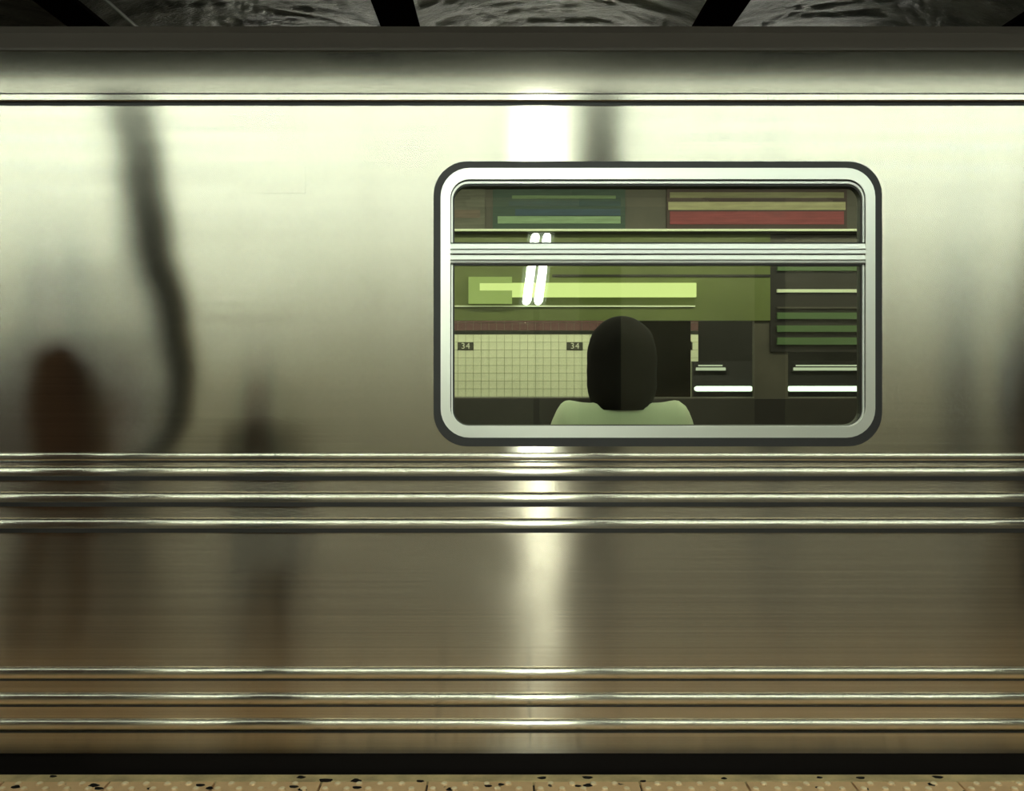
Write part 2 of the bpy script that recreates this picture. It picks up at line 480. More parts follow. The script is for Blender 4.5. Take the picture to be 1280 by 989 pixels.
# steel columns
def column(x, y, z0, wid, label, mat, cat='column', dep=None, group=None):
    r = empty('steel_column', (x, y, z0))
    dep = dep or wid
    h = wid / 2; d = dep / 2; t = 0.022
    zt = ZB
    mb = MB()
    prof = [(-h, -d), (h, -d), (h, -d + t), (t / 2, -d + t), (t / 2, d - t), (h, d - t), (h, d), (-h, d), (-h, d - t), (-t / 2, d - t), (-t / 2, -d + t), (-h, -d + t)]
    k = len(prof)
    mb.v = [(x + a, y + b, z0) for a, b in prof] + [(x + a, y + b, zt) for a, b in prof]
    mb.f = [(j, (j + 1) % k, k + (j + 1) % k, k + j) for j in range(k)] + [tuple(range(k)), tuple(k + j for j in range(k))]
    obj('shaft', mb, mat, r)
    bx('base_plate', (x - h - 0.05, x + h + 0.05, y - d - 0.05, y + d + 0.05, z0, z0 + 0.02), mat, r)
    bx('cap_plate', (x - h - 0.04, x + h + 0.04, y - d - 0.04, y + d + 0.04, zt - 0.06, zt), mat, r)
    return tag(r, label, cat, group)
column(PX(821, 8.0), 8.0, -1.15, 48 / F * 8, 'broad black steel column seen through the car window', M['beam'])
c2 = column(PX(854.5, 11.0), 11.0, -0.02, 15 / F * 11, 'thin black steel column in front of the cream tiled wall', M['beam'], dep=0.12)
bx('junction_box', (PX(846, 10.9), PX(863.5, 10.9), 10.86, 10.94, PZ(437, 10.9), PZ(427, 10.9)), M['beam'], c2)

# low tubes along the far platform
low_wall = struct(bx('wall_low', (PX(866, 12.9), 8.0, 12.9, 13.0, -0.02, PZ(452, 12.9)), M['night']), 'low black wall along the far platform carrying light bars', 'wall')
for a, b, nm in ((868, 941, 'left'), (984, 1084, 'middle'), (1104, 1182, 'right')):
    r = empty('light_bar', (PX((a + b) / 2, 12.86), 12.86, PZ(491, 12.86)))
    bx('bracket', (PX(a, 12.88), PX(b, 12.88), 12.872, 12.9, PZ(491, 12.88), PZ(480, 12.88)), M['night'], r)
    mb = MB(); rr = 3.4 / F * 12.84; c = (PX(a, 12.84), 12.84, PZ(486, 12.84)); L = (b - a) / F * 12.84
    mb.lathe(c, [(rr * 0.5, 0), (rr, 0.03), (rr, L - 0.03), (rr * 0.5, L)], 10, 'x')
    obj('tube', mb, M['bar'], r)
    tag(r, {'left': 'white light bar beside the tiled wall edge, seen through the window',
            'middle': 'longest white light bar low in the right half of the window',
            'right': 'white light bar at the right end of the window view'}[nm], 'light')
    aa, bb = a + (2 if nm == 'left' else 8), b - (34 if nm == 'left' else 6)
    r2 = empty('reflector_strip', (PX((aa + bb) / 2, 12.86), 12.86, PZ(463, 12.86)))
    bx('backing', (PX(aa - 2, 12.88), PX(bb + 2, 12.88), 12.872, 12.9, PZ(465, 12.88), PZ(455, 12.88)), M['night'], r2)
    mb = MB()
    for s0, s1, q0, q1 in ((aa, bb, 459.5, 463.2), (aa + 3, bb - 4, 456.2, 458.0)):
        mb.box(PX(s0, 12.86), PX(s1, 12.86), 12.85, 12.872, PZ(q1, 12.86), PZ(q0, 12.86))
    obj('diffuser', mb, M['bar_dim'], r2)
    tag(r2, {'left': 'short dim light strip above the bar beside the tiled wall',
             'middle': 'dim light strip above the longest white bar',
             'right': 'dim light strip above the rightmost white bar'}[nm], 'light')

# ------------------------------------------------------------------ the subway car
CX0, CX1 = -8.0, 8.0
car = empty('subway_car', (0, 4.3, -1.0))
tag(car, 'brushed stainless steel subway car with ribbed side and one window', 'train')

# upper side panel with its gentle dents and the window opening
WX0, WX1, WZ0, WZ1 = PX(543), PX(1101), PZ(557), PZ(203)
KP = YT / F
def sstep(a, b, t):
    t = max(0, min(1, (t - a) / (b - a))); return t * t * (3 - 2 * t)
DENT = [(120, 0), (133, 4), (200, 16), (300, 27), (400, 47), (470, 58), (520, 55), (575, 30)]
def dent_shift(py):
    for (a, s), (b, t) in zip(DENT, DENT[1:]):
        if a <= py <= b: return s + (t - s) * sstep(a, b, py)
    return 0
def bell(t): return (1 - t * t) ** 2 if abs(t) < 1 else 0
def dent(x, z):
    """shallow oil-canning of the sheet, a few millimetres deep"""
    px = x / KP + VX; py = VY - (z - EYE) / KP
    s = dent_shift(py)
    c = 163 + s                       # ridge centre
    slope = -0.275 * s * KP
    # steep slope at the ridge, eased back to flat over wide flanks
    def ramp(c_, w_):
        u = max(-1.0, min(1.0, (px - c_) / w_))
        return (u - 2 * u ** 3 / 3 + u ** 5 / 5) + 8 / 15
    d = slope * KP * 110 * (ramp(c - 20, 110) - 0.45 * ramp(c - 230, 130) - 0.55 * ramp(c + 145, 100))
    d += 0.0006 * math.sin(px / 47.0) * math.sin(py / 90.0 + 1) * sstep(470, 380, px) * sstep(-400, 0, px)
    return d
mb = MB()
ZU0, ZU1 = PZ(576.5), PZ(129)
def grid(mb, x0, x1, z0, z1, nx, nz, f):
    b = len(mb.v)
    for j in range(nz + 1):
        for i in range(nx + 1):
            x = x0 + (x1 - x0) * i / nx; z = z0 + (z1 - z0) * j / nz
            mb.v.append((x, YT + f(x, z), z))
    for j in range(nz):
        for i in range(nx):
            a = b + j * (nx + 1) + i
            mb.f.append((a, a + 1, a + nx + 2, a + nx + 1))
XA, XB = PX(470), PX(1180)
grid(mb, CX0, PX(-200), ZU0, ZU1, 8, 1, lambda x, z: 0)
grid(mb, PX(-200), XA, ZU0, ZU1, 150, 100, dent)
grid(mb, XB, CX1, ZU0, ZU1, 8, 1, lambda x, z: 0)
hole = rrect(WX0, WX1, WZ0, WZ1, 42 * KP, 8)
cxm, czm = (WX0 + WX1) / 2, (WZ0 + WZ1) / 2
b = len(mb.v); n = len(hole)
outer = []
for x, z in hole:       # push each rim point out to the surrounding rectangle
    dx, dz = x - cxm, z - czm
    tx = ((XB - cxm) if dx > 0 else (XA - cxm)) / dx if abs(dx) > 1e-6 else 1e9
    tz = ((ZU1 - czm) if dz > 0 else (ZU0 - czm)) / dz if abs(dz) > 1e-6 else 1e9
    t = min(tx, tz); outer.append((cxm + dx * t, czm + dz * t))
mb.v += [(x, YT, z) for x, z in outer] + [(x, YT, z) for x, z in hole]
for j in range(n):
    k = (j + 1) % n
    mb.f.append((b + j, b + k, b + n + k, b + n + j))
cb = len(mb.v)
for cxx, czz in ((XB, ZU1), (XA, ZU1), (XA, ZU0), (XB, ZU0)):
    mb.v.append((cxx, YT, czz))
    # close the corner between the two outer points that straddle it
    best = max(range(n), key=lambda j: 0)
    for j in range(n):
        k = (j + 1) % n
        (x1_, z1_), (x2_, z2_) = outer[j], outer[k]
        on_x = lambda p: abs(p[0] - cxx) < 1e-6
        on_z = lambda p: abs(p[1] - czz) < 1e-6
        if (on_x(outer[j]) and on_z(outer[k]) and not on_z(outer[j])) or (on_z(outer[j]) and on_x(outer[k]) and not on_x(outer[j])):
            mb.f.append((b + j, len(mb.v) - 1, b + k))
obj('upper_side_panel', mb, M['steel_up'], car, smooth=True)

# lower side panel, gently uneven
def low_wave(x, z):
    px = x / KP + VX; py = VY - (z - EYE) / KP
    e = sstep(-300, -50, px) * sstep(1600, 1330, px)
    v = noise.noise(Vector((px / 120.0, py / 75.0, 3.3)))
    v2 = noise.noise(Vector((px / 60.0, py / 38.0, 9.1)))
    return e * (0.0013 * v + 0.0003 * v2)
mb = MB()
grid(mb, CX0, PX(-310), PZ(942), PZ(578.5), 4, 1, lambda x, z: 0)
grid(mb, PX(-310), PX(1610), PZ(942), PZ(578.5), 280, 70, low_wave)
grid(mb, PX(1610), CX1, PZ(942), PZ(578.5), 4, 1, lambda x, z: 0)
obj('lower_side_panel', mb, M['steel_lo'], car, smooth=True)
bx('panel_seam', (CX0, CX1, YT + 0.004, YT + 0.02, PZ(585), PZ(570)), M['rubber_and_shade'], car)

def arc_profile(p0, p1, out, n=14, back=0.004):
    z1, z0 = PZ(p0), PZ(p1); zc = (z0 + z1) / 2; h = (z1 - z0) / 2
    pr = [(YT + back, z0)]
    for i in range(n + 1):
        a = -math.pi / 2 + math.pi * i / n
        sx = abs(math.cos(a)) ** 0.75
        pr.append((YT - out * sx, zc + h * math.sin(a)))
    pr.append((YT + back, z1))
    return pr
for p in (587, 619.5, 652):
    obj('rib', MB().prism_x(arc_profile(p - 4.5, p + 12.5, 0.015), CX0, CX1), M['steel_rib'], car, smooth=True, edge=50)
for p in (837, 869.5, 902):
    obj('rib', MB().prism_x(arc_profile(p - 3.5, p + 12.5, 0.013), CX0, CX1), M['steel_rib'], car, smooth=True, edge=50)
for p in (587, 619.5, 652):  # black strips paint in the line of shade under each rib
    bx('rib_shade_strip', (CX0, CX1, YT - 0.0148, YT + 0.004, PZ(p + 13.0), PZ(p + 7.6)), M['rubber_and_shade'], car)
for p in (837, 869.5, 902):  # thinner strips put the same shade under the lower ribs
    bx('rib_shade_strip', (CX0, CX1, YT - 0.009, YT + 0.004, PZ(p + 13.0), PZ(p + 11.2)), M['rubber_and_shade'], car)
obj('belt_moulding', MB().prism_x(arc_profile(566, 576, 0.006), CX0, CX1), M['steel_rib'], car, smooth=True, edge=50)

# rain gutter, letterboard, roof
z0, z1 = PZ(128), PZ(118.5)
obj('rain_gutter', MB().prism_x([(YT + 0.01, z0), (YT - 0.016, z0), (YT - 0.0185, z0 + 0.003), (YT - 0.0185, z1 - 0.004), (YT - 0.015, z1), (YT + 0.01, z1)], CX0, CX1), M['steel_up'], car)
bx('gutter_shade_strip', (CX0, CX1, YT - 0.004, YT + 0.02, PZ(132), PZ(127.5)), M['rubber_and_shade'], car)  # dark strip stands in for the shaded gap below the gutter lip
bx('letterboard_shade_strip', (CX0, CX1, YT - 0.006, YT + 0.02, PZ(119), PZ(117)), M['rubber_and_shade'], car)  # shadow gap above the gutter, built as a thin black strip
R = 0.35; zb = PZ(117.5)
pts = [(YT + R * (1 - math.cos(t)), zb + R * math.sin(t)) for t in [0.42 * i / 16 for i in range(17)]]
obj('letterboard', MB().prism_x(pts, CX0, CX1, close=False), M['letter'], car, smooth=True)
ya, za = pts[-1]
fp = [(ya - 0.006, za - 0.002), (ya - 0.004, za + 0.006), (ya + 0.035, za + 0.065), (2.90, EYE + (VY - 33) / F * 2.90), (2.94, EYE + (VY - 33) / F * 2.90 + 0.006), (2.94, za)]
obj('roof_fairing', MB().prism_x(fp, CX0, CX1), M['fairing'], car)
rp = []
zr = EYE + (VY - 34) / F * 2.90
for i in range(25):
    t = i / 24
    y = 2.90 + 2.8 * t
    rp.append((y, zr + 0.25 * math.sin(math.pi * t)))
rp += [(5.70, zr - 0.03)] + [(y, z - 0.03) for y, z in rp[1:-1][::-1]] + [(2.90, zr - 0.03)]
obj('roof', MB().prism_x(rp, CX0, CX1), M['fairing'], car, smooth=True, edge=40)

# sill and under-floor skirt
bx('side_sill', (CX0, CX1, YT + 0.012, YT + 0.10, -0.16, PZ(941)), M['sill'], car)
bx('underfloor_skirt', (CX0, CX1, YT + 0.11, 5.6, -0.78, -0.16), M['sill'], car)

# pale maker's plate riveted high on the panel
dp = bx('side_plate', (PX(300), PX(382), YT - 0.0025, YT + 0.006, PZ(242), PZ(206)), M['steel_up'], car)

# the window
win = obj('window_frame', MB().ring(rrect(WX0 + 8 * KP, WX1 - 8 * KP, WZ0 + 10 * KP, WZ1 - 7.5 * KP, 36 * KP), rrect(WX0 + 20 * KP, WX1 - 20 * KP, WZ0 + 24 * KP, WZ1 - 21.5 * KP, 24 * KP), YT - 0.007, YT + 0.03), M['alu'], car)
obj('gasket', MB().ring(rrect(WX0 - 1 * KP, WX1 + 1 * KP, WZ0 - 1 * KP, WZ1 + 1 * KP, 42 * KP), rrect(WX0 + 9 * KP, WX1 - 9 * KP, WZ0 + 11 * KP, WZ1 - 8.5 * KP, 35 * KP), YT - 0.004, YT + 0.035), M['rubber_and_shade'], win)
obj('inner_gasket', MB().ring(rrect(WX0 + 19 * KP, WX1 - 19 * KP, WZ0 + 23 * KP, WZ1 - 21 * KP, 25 * KP), rrect(WX0 + 24.5 * KP, WX1 - 24.5 * KP, WZ0 + 25 * KP, WZ1 - 29 * KP, 18 * KP), YT + 0.004, YT + 0.035), M['rubber_and_shade'], win)
obj('glazing_bead', MB().ring(rrect(WX0 + 21 * KP, WX1 - 21 * KP, WZ0 + 23.4 * KP, WZ1 - 24 * KP, 22 * KP), rrect(WX0 + 23 * KP, WX1 - 23 * KP, WZ0 + 24.6 * KP, WZ1 - 26.6 * KP, 20 * KP), YT - 0.002, YT + 0.01), M['alu_line'], win)
gx0, gx1 = WX0 + 20 * KP, WX1 - 20 * KP
bx('glass_pane', (gx0, gx1, YT + 0.014, YT + 0.020, PZ(305), PZ(226)), M['glass'], win)
bx('glass_pane', (gx0, gx1, YT + 0.014, YT + 0.020, PZ(540), PZ(329)), M['glass'], win)
tr = bx('transom_rail', (gx0, gx1, YT - 0.002, YT + 0.03, PZ(331.5), PZ(303)), M['rubber_and_shade'], win)
for p0, p1, out in ((304.6, 311.8, 0.006), (312.4, 317.6, 0.007), (318.8, 325.2, 0.006), (326, 329.4, 0.009)):
    zz0, zz1 = PZ(p1), PZ(p0)
    c = 0.0015
    obj('rail_strip', MB().prism_x([(YT, zz0), (YT - out, zz0), (YT - out - 0.0008, zz0 + c), (YT - out + 0.0012, zz1 - c), (YT - out + 0.003, zz1), (YT, zz1)], gx0, gx1), M['alu'], win)

# inside of the car -------------------------------------------------
YI = 5.70
near = MB()
near.box(CX0, WX0 - 0.02, YT + 0.05, YT + 0.09, 0.02, 2.12)
near.box(WX1 + 0.02, CX1, YT + 0.05, YT + 0.09, 0.02, 2.12)
near.box(WX0 - 0.02, WX1 + 0.02, YT + 0.05, YT + 0.09, 0.02, WZ0 + 0.02)
near.box(WX0 - 0.02, WX1 + 0.02, YT + 0.05, YT + 0.09, WZ1 - 0.02, 2.12)
obj('inner_lining', near, M['lam'], car)
bx('car_floor', (CX0, CX1, YT + 0.05, YI, -0.06, 0.02), M['car_floor'], car)
bx('car_ceiling', (CX0, CX1, 3.30, 5.35, 2.27, 2.285), M['car_ceiling'], car)
for y in (3.35, 5.0):
    bx('ceiling_light', (-4.0, 4.0, y - 0.07, y + 0.07, 2.24, 2.2695), M['strip'], car)
fw = MB()
T = 0.05
X = lambda p: PX(p, YI)
Z = lambda p: PZ(p, YI)
zt, zbm = 2.215, 0.02
fw.box(CX0, X(556), YI, YI + T, zbm, zt)
fw.box(X(556), CX1, YI, YI + T, zbm, Z(497))
fw.box(X(556), X(943), YI, YI + T, Z(401), zt)
fw.box(X(943), CX1, YI, YI + T, Z(440), zt)
for a, b in ((943, 985), (1085, 1105), (1192, 1250)):
    fw.box(X(a), X(b) if a < 1190 else CX1, YI, YI + T, Z(497), Z(440))
fwall = obj('far_inner_wall', fw, M['lam'], car)
for a, b, t in ((556, 943, 401), (985, 1085, 440), (1105, 1192, 440)):
    bx('far_glass_pane', (X(a), X(b), YI + 0.02, YI + 0.026, Z(497), Z(t)), M['glass_far'], fwall)
bx('dark_dado', (CX0, CX1, YI - 0.012, YI, 0.02, Z(498.5)), M['dark_lam'], fwall)
bx('green_header', (X(470), X(962), YI - 0.015, YI, Z(401), Z(290)), M['olive'], fwall)
bx('dark_header', (X(962), X(1260), YI - 0.012, YI, Z(440), Z(332)), M['dark_lam'], fwall)
bx('pale_moulding', (X(470), X(868), YI - 0.028, YI - 0.015, Z(383.9), Z(382.2)), M['trim_lit'], fwall)
bx('dark_groove', (X(690), X(962), YI - 0.022, YI - 0.015, Z(346.5), Z(343.6)), M['dark_lam'], fwall)
lb = bx('backlit_strip', (X(640), X(868), YI - 0.06, YI - 0.015, Z(372), Z(354.5)), M['box_lit'], fwall)
bx('backlit_strip_end', (X(586), X(640), YI - 0.06, YI - 0.015, Z(380), Z(347)), M['box_dim'], fwall)
bx('backlit_strip_core', (X(600), X(640), YI - 0.063, YI - 0.058, Z(364), Z(355)), M['box_lit'], fwall)
for p0, p1, m in ((334, 339, 'slat_green'), (362, 366, 'trim_lit'), (391, 399, 'slat_green'), (407, 415, 'slat_green'), (422, 431, 'slat_green'), (384, 386, 'lam')):
    bx('slat', (X(970), X(1140), YI - 0.03, YI - 0.012, Z(p1), Z(p0)), M[m], fwall)
# coving with card rail
YC = 5.63
cz0, cz1 = PZ(287, YC), 2.18
obj('card_coving', MB().prism_x([(YC + 0.03, cz0 - 0.02), (YC + 0.03, cz1), (YC + 0.03, cz1 + 0.05), (YI, cz1 + 0.05), (YI, cz0 - 0.02)], CX0, CX1), M['lam'], fwall)
bx('card_rail', (CX0, CX1, YC - 0.012, YC + 0.03, PZ(289.2, YC), PZ(286.4, YC)), M['trim_lit'], fwall)
# bench under the near window
bench = obj('bench_seat', MB().prism_x([(2.90, 0.02), (2.90, 0.84), (2.935, 0.86), (2.975, 0.82), (3.01, 0.50), (3.06, 0.455), (3.32, 0.47), (3.36, 0.455), (3.36, 0.41), (3.10, 0.40), (3.10, 0.02)], -1.6, 2.2), M['seat'], car)
# advertising cards slotted in the coving: each is a card of its own
def card(px0, px1, base, bands, label):
    r = empty('advert_card', (PX((px0 + px1) / 2, YC), YC + 0.02, PZ(286, YC)))
    bx('card_sheet', (PX(px0, YC), PX(px1, YC), YC + 0.016, YC + 0.029, PZ(286.2, YC), PZ(236, YC)), base, r)
    for p0, p1, a, b_, m in bands:
        bx('printed_band', (PX(a, YC), PX(b_, YC), YC + 0.013, YC + 0.017, PZ(p1, YC), PZ(p0, YC)), m, r)
    return tag(r, label, 'poster', 'advert cards above the far windows')
cm = lambda n, c: pbr(n, c, 0.5, vary=0.35, vscale=9, stretch=(0.6, 1, 8))
card(616, 782, cm('card_teal', (0.035, 0.075, 0.055)), [
    (244, 248, 640, 770, cm('card_sage', (0.17, 0.26, 0.12))),
    (251, 257, 636, 776, cm('card_slate', (0.03, 0.075, 0.085))),
    (261, 269, 644, 776, cm('card_blue', (0.025, 0.07, 0.12))),
    (270, 279, 622, 776, cm('card_mint', (0.28, 0.42, 0.24)))], 'teal and blue advert card with a mint band above far windows')
card(834, 1060, cm('card_brown', (0.055, 0.022, 0.020)), [
    (240, 247, 838, 1056, cm('card_khaki', (0.27, 0.25, 0.13))),
    (252, 262, 836, 1058, cm('card_cream', (0.52, 0.48, 0.27))),
    (264, 280, 838, 1056, cm('card_red', (0.30, 0.040, 0.055)))], 'red advert card with two cream bands above far windows')
card(500, 606, cm('card_grey', (0.13, 0.125, 0.095)), [
    (262, 272, 506, 600, cm('card_rose', (0.17, 0.12, 0.09)))], 'plain grey-brown advert card at the left end of the window view')

# ------------------------------------------------------------------ near platform: lights, columns, people (seen mirrored in the steel), plus two added fill rows
Y_ROW = -3.2
z_row = EYE + (VY - 172) / F * (2 * YT - Y_ROW)
for i in range(14):
    x0 = -8.9 + 1.27 * i
    fixture('fluorescent_fixture', x0, x0 + 1.262, Y_ROW, z_row - 0.10, M['row'],
            'fluorescent fixture in the continuous row over the near platform', 'fixtures over the near platform', 3.75, 0.15, 0.10)
for i in range(7):       # added fill lights, unseen: a made-up dark valance turns their light onto the back wall
    x0 = -8.9 + 2.54 * i
    fx = fixture('wall_fill_light', x0, x0 + 2.52, -8.7, 3.25, M['rear'],
                 'added fill light behind an added dark valance along the platform back wall', 'added fill lights along the back wall', 3.75, 0.10, 0.08)
    bx('shield', (x0, x0 + 2.535, -8.55, -8.53, 2.98, 3.45), M['column'], fx)
    bx('shield_shelf', (x0, x0 + 2.535, -8.82, -8.55, 3.375, 3.39), M['column'], fx)
for i in range(7):  # added overhead row, unseen, to brighten the platform edge tiles
    x0 = -8.9 + 2.54 * i
    fixture('fluorescent_fixture', x0, x0 + 2.53, 0.2, 3.23, M['edge_fill'],
            'added fluorescent fill light in a front row over the platform', 'added fill lights over the platform', 3.75, 0.10, 0.08)
Y_COL = -2.4
for x, lab in ((-7.31, 'dark steel platform column beyond the left end of the car side'),
               (PX(160, 2 * YT - Y_COL), 'dark steel platform column mirrored wavering at left in the car side'),
               (PX(750, 2 * YT - Y_COL), 'dark steel platform column mirrored straight above the car window'),
               (4.91, 'dark steel platform column beyond the right end of the car side')):
    column(x, Y_COL, 0.0, 0.33, lab, M['column'])
for x, lab in ((3.35, 'dark steel column of the rear row mirrored faintly right of centre'),
               (5.75, 'dark steel column of the rear row mirrored faintly at right')):
    column(x, -6.0, 0.0, 0.30, lab, M['column'])

# upright two-tube fixture on a post: the bright double line in the glass and the streak below it
YV = 2 * YT + 3.2; ZV = 1 / F * YV     # mirror distance
vf = empty('upright_light', (PX(671, YV), -3.2, 0.0))
lean = 0.045
vx = PX(671, YV); ztop, zbot = PZ(292, YV), PZ(381, YV)
def leaning_box(hw, y0, y1, za, zb_, xo):
    mb = MB()
    mb.v = [(vx + xo + sx * hw + lean * sz, y, z) for z, sz in ((za, -1), (zb_, 1)) for sx in (-1, 1) for y in (y0, y1)]
    mb.f = [(0, 1, 3, 2), (4, 6, 7, 5), (0, 4, 5, 1), (2, 3, 7, 6), (0, 2, 6, 4), (1, 5, 7, 3)]
    return mb
obj('back_plate', leaning_box(0.13, -3.24, -3.21, zbot - 0.02, ztop + 0.02, 0), pbr('white_enamel', (0.75, 0.8, 0.7), 0.3), vf)
for s in (-1, 1):
    mb = MB(); mb.lathe((0, 0, 0), [(0.02, 0), (0.040, 0.03), (0.040, ztop - zbot - 0.03), (0.02, ztop - zbot)], 12)
    mb.v = [(x + vx + s * 0.056 + lean * (2 * z / (ztop - zbot) - 1), y - 3.16, z + zbot) for x, y, z in mb.v]
    obj('tube', mb, M['tube'], vf, smooth=True)
bx('post', (vx - 0.03, vx + 0.03, -3.30, -3.24, 0, ztop + 0.05), M['column'], vf)
bx('foot_plate', (vx - 0.15, vx + 0.15, -3.40, -3.14, 0, 0.015), M['column'], vf)
tag(vf, 'upright two-tube fluorescent light mirrored in the car window', 'light')

# ------------------------------------------------------------------ people
def skin_mesh(name, verts, edges, mat, sub=2):
    """verts: list of (pos, rx, ry); grows one continuous surface along the edges"""
    me = bpy.data.meshes.new(name)
    bm = bmesh.new(); lay = bm.verts.layers.skin.verify()
    vs = []
    for i, (p, rx, ry) in enumerate(verts):
        v = bm.verts.new(p); v[lay].radius = (rx, ry); v[lay].use_root = (i == 0); vs.append(v)
    for a, b in edges: bm.edges.new((vs[a], vs[b]))
    bm.to_mesh(me); bm.free()
    o = bpy.data.objects.new(name + '_tmp', me); scene.collection.objects.link(o)
    sk = o.modifiers.new('s', 'SKIN'); sk.branch_smoothing = 0.6; sk.use_smooth_shade = True
    sb = o.modifiers.new('d', 'SUBSURF'); sb.levels = sub; sb.render_levels = sub
    dg = bpy.context.evaluated_depsgraph_get()
    res = bpy.data.meshes.new_from_object(o.evaluated_get(dg))
    bpy.data.objects.remove(o); bpy.data.meshes.remove(me)
    res.name = name; res.materials.clear(); res.materials.append(mat)
    return res

def person(loc, face, pose, label, top, legs, hair_long=False, group=None, coat=0.0, bulk=1.0):
    """pose: dict of joints in the person's own frame, facing +y"""
    r = empty('person', loc)
    J = pose
    V, E, idx = [], [], {}
    def add(n, p, rx, ry=None, par=None):
        idx[n] = len(V); V.append((Vector(p), rx, ry or rx))
        if par is not None: E.append((idx[par], idx[n]))
    add('pelvis', J['pelvis'], 0.125, 0.10)
    add('spine', J['spine'], 0.115, 0.09, 'pelvis')
    add('chest', J['chest'], 0.115, 0.085, 'spine')
    nk = Vector(J['neck'])
    add('neck', nk, 0.055, 0.055, 'chest')
    add('jaw', nk + Vector((0, 0.015, 0.085)), 0.062, 0.072, 'neck')
    add('brow', nk + Vector((0, 0.018, 0.16)), 0.074, 0.09, 'jaw')
    add('crown', nk + Vector((0, 0.005, 0.225)), 0.060, 0.075, 'brow')
    for s, S in ((-1, 'l'), (1, 'r')):
        m = lambda p: Vector((p[0] * s, p[1], p[2]))
        add('sh' + S, m(J['shoulder']), 0.045, None, 'chest')
        add('el' + S, m(J['elbow']), 0.042, None, 'sh' + S)
        add('wr' + S, m(J['wrist']), 0.028, None, 'el' + S)
        wv = m(J['wrist']); d = (m(J['hand']) - wv).normalized()
        side = Vector((0, 0, 1)).cross(d) if abs(d.z) < 0.8 else Vector((0, 1, 0))
        side.normalize()
        palm = wv + d * 0.065
        add('pa' + S, palm, 0.030, 0.018, 'wr' + S)
        bend = d.cross(side).normalized() * (0.4 if s > 0 else -0.4)
        for q, (off, ln) in enumerate(((-0.030, 0.062), (-0.010, 0.075), (0.010, 0.080), (0.030, 0.072))):
            a = palm + d * 0.035 + side * off
            add('f%d%s' % (q, S), a, 0.010, None, 'pa' + S)
            add('g%d%s' % (q, S), a + d * ln * 0.5, 0.009, None, 'f%d%s' % (q, S))
            add('h%d%s' % (q, S), a + d * ln * 0.92 + bend * 0.04, 0.0075, None, 'g%d%s' % (q, S))
        tb_ = wv + d * 0.035 + side * 0.036
        add('t0' + S, tb_, 0.011, None, 'pa' + S)
        add('t1' + S, tb_ + d * 0.04 + side * 0.022, 0.009, None, 't0' + S)
        add('hp' + S, m(J['hip']), 0.088, None, 'pelvis')
        add('kn' + S, m(J['knee']), 0.058, None, 'hp' + S)
        add('an' + S, m(J['ankle']), 0.040, None, 'kn' + S)
        add('to' + S, m(J['toe']), 0.034, 0.026, 'an' + S)
    rot = Matrix.Rotation(face, 4, 'Z') @ Matrix.Diagonal((bulk, bulk, 1, 1))
    def put(name, me, par):
        me.transform(rot)
        return link(name, me, loc, par)
    put('body', skin_mesh('body', V, E, M['skin']), r)
    g = lambda n, k=1.0: (V[idx[n]][0], V[idx[n]][1] * k, V[idx[n]][2] * k)
    names = ['pelvis', 'spine', 'chest', 'shl', 'ell', 'wrl', 'shr', 'elr', 'wrr']
    q_ = lambda n, a, b: (V[idx[n]][0], a, b)
    jv = [q_('pelvis', 0.155, 0.125), q_('spine', 0.15, 0.12), q_('chest', 0.18, 0.135)]
    for S_ in 'lr': jv += [q_('sh' + S_, 0.085, 0.085), q_('el' + S_, 0.062, 0.062), q_('wr' + S_, 0.044, 0.044)]
    jv.append((nk + Vector((0, 0, -0.02)), 0.09, 0.09))
    put('jacket', skin_mesh('jacket', jv, [(0, 1), (1, 2), (2, 3), (3, 4), (4, 5), (2, 6), (6, 7), (7, 8), (2, 9)], M[top]), r)
    if coat:
        cm_ = MB(); ns = 24; pz = J['pelvis'][2]
        rings = [(0.17, 0.135, pz + 0.12), (0.185, 0.15, pz), (0.20, 0.165, (pz + coat) / 2), (0.215, 0.18, coat + 0.01), (0.20, 0.165, coat)]
        for a_, b_, z_ in rings:
            cm_.v += [(a_ * math.cos(2 * math.pi * i / ns) * (1 + 0.03 * math.cos(10 * math.pi * i / ns)), b_ * math.sin(2 * math.pi * i / ns), z_) for i in range(ns)]
        for L in range(len(rings) - 1):
            cm_.f += [(L * ns + i, L * ns + (i + 1) % ns, (L + 1) * ns + (i + 1) % ns, (L + 1) * ns + i) for i in range(ns)]
        cm_.f += [tuple(range(ns)), tuple((len(rings) - 1) * ns + i for i in range(ns))]
        put('coat_skirt', cm_.mesh('coat_skirt', M[top], True), r)
    tv = [g('pelvis', 1.12)] + [g(n, 1.16) for n in ('hpl', 'knl', 'anl', 'hpr', 'knr', 'anr')]
    put('trousers', skin_mesh('trousers', tv, [(0, 1), (1, 2), (2, 3), (0, 4), (4, 5), (5, 6)], M[legs]), r)
    for S in 'lr':
        a, t = V[idx['an' + S]][0], V[idx['to' + S]][0]
        sv = [(a + Vector((0, -0.02, -0.035)), 0.046, 0.045), (a * 0.4 + t * 0.6 + Vector((0, 0, -0.004)), 0.046, 0.038), (t + Vector((0, 0.03, 0.002)), 0.042, 0.028)]
        put('shoe', skin_mesh('shoe', sv, [(0, 1), (1, 2)], M['shoe'], 2), r)
        ev = MB(); s = -1 if S == 'l' else 1
        ev.lathe((0.032 * s, 0, 0), [(0.002, -0.010), (0.010, -0.006), (0.013, 0), (0.010, 0.006), (0.002, 0.010)], 8)
        em = ev.mesh('eye', M['eye'], True)
        em.transform(Matrix.Translation(nk + Vector((0, 0.098, 0.145))))
        put('eye', em, r)
    nv = [(nk + Vector((0, 0.095, 0.14)), 0.010, 0.010), (nk + Vector((0, 0.118, 0.112)), 0.016, 0.012)]
    put('nose', skin_mesh('nose', nv, [(0, 1)], M['skin'], 1), r)
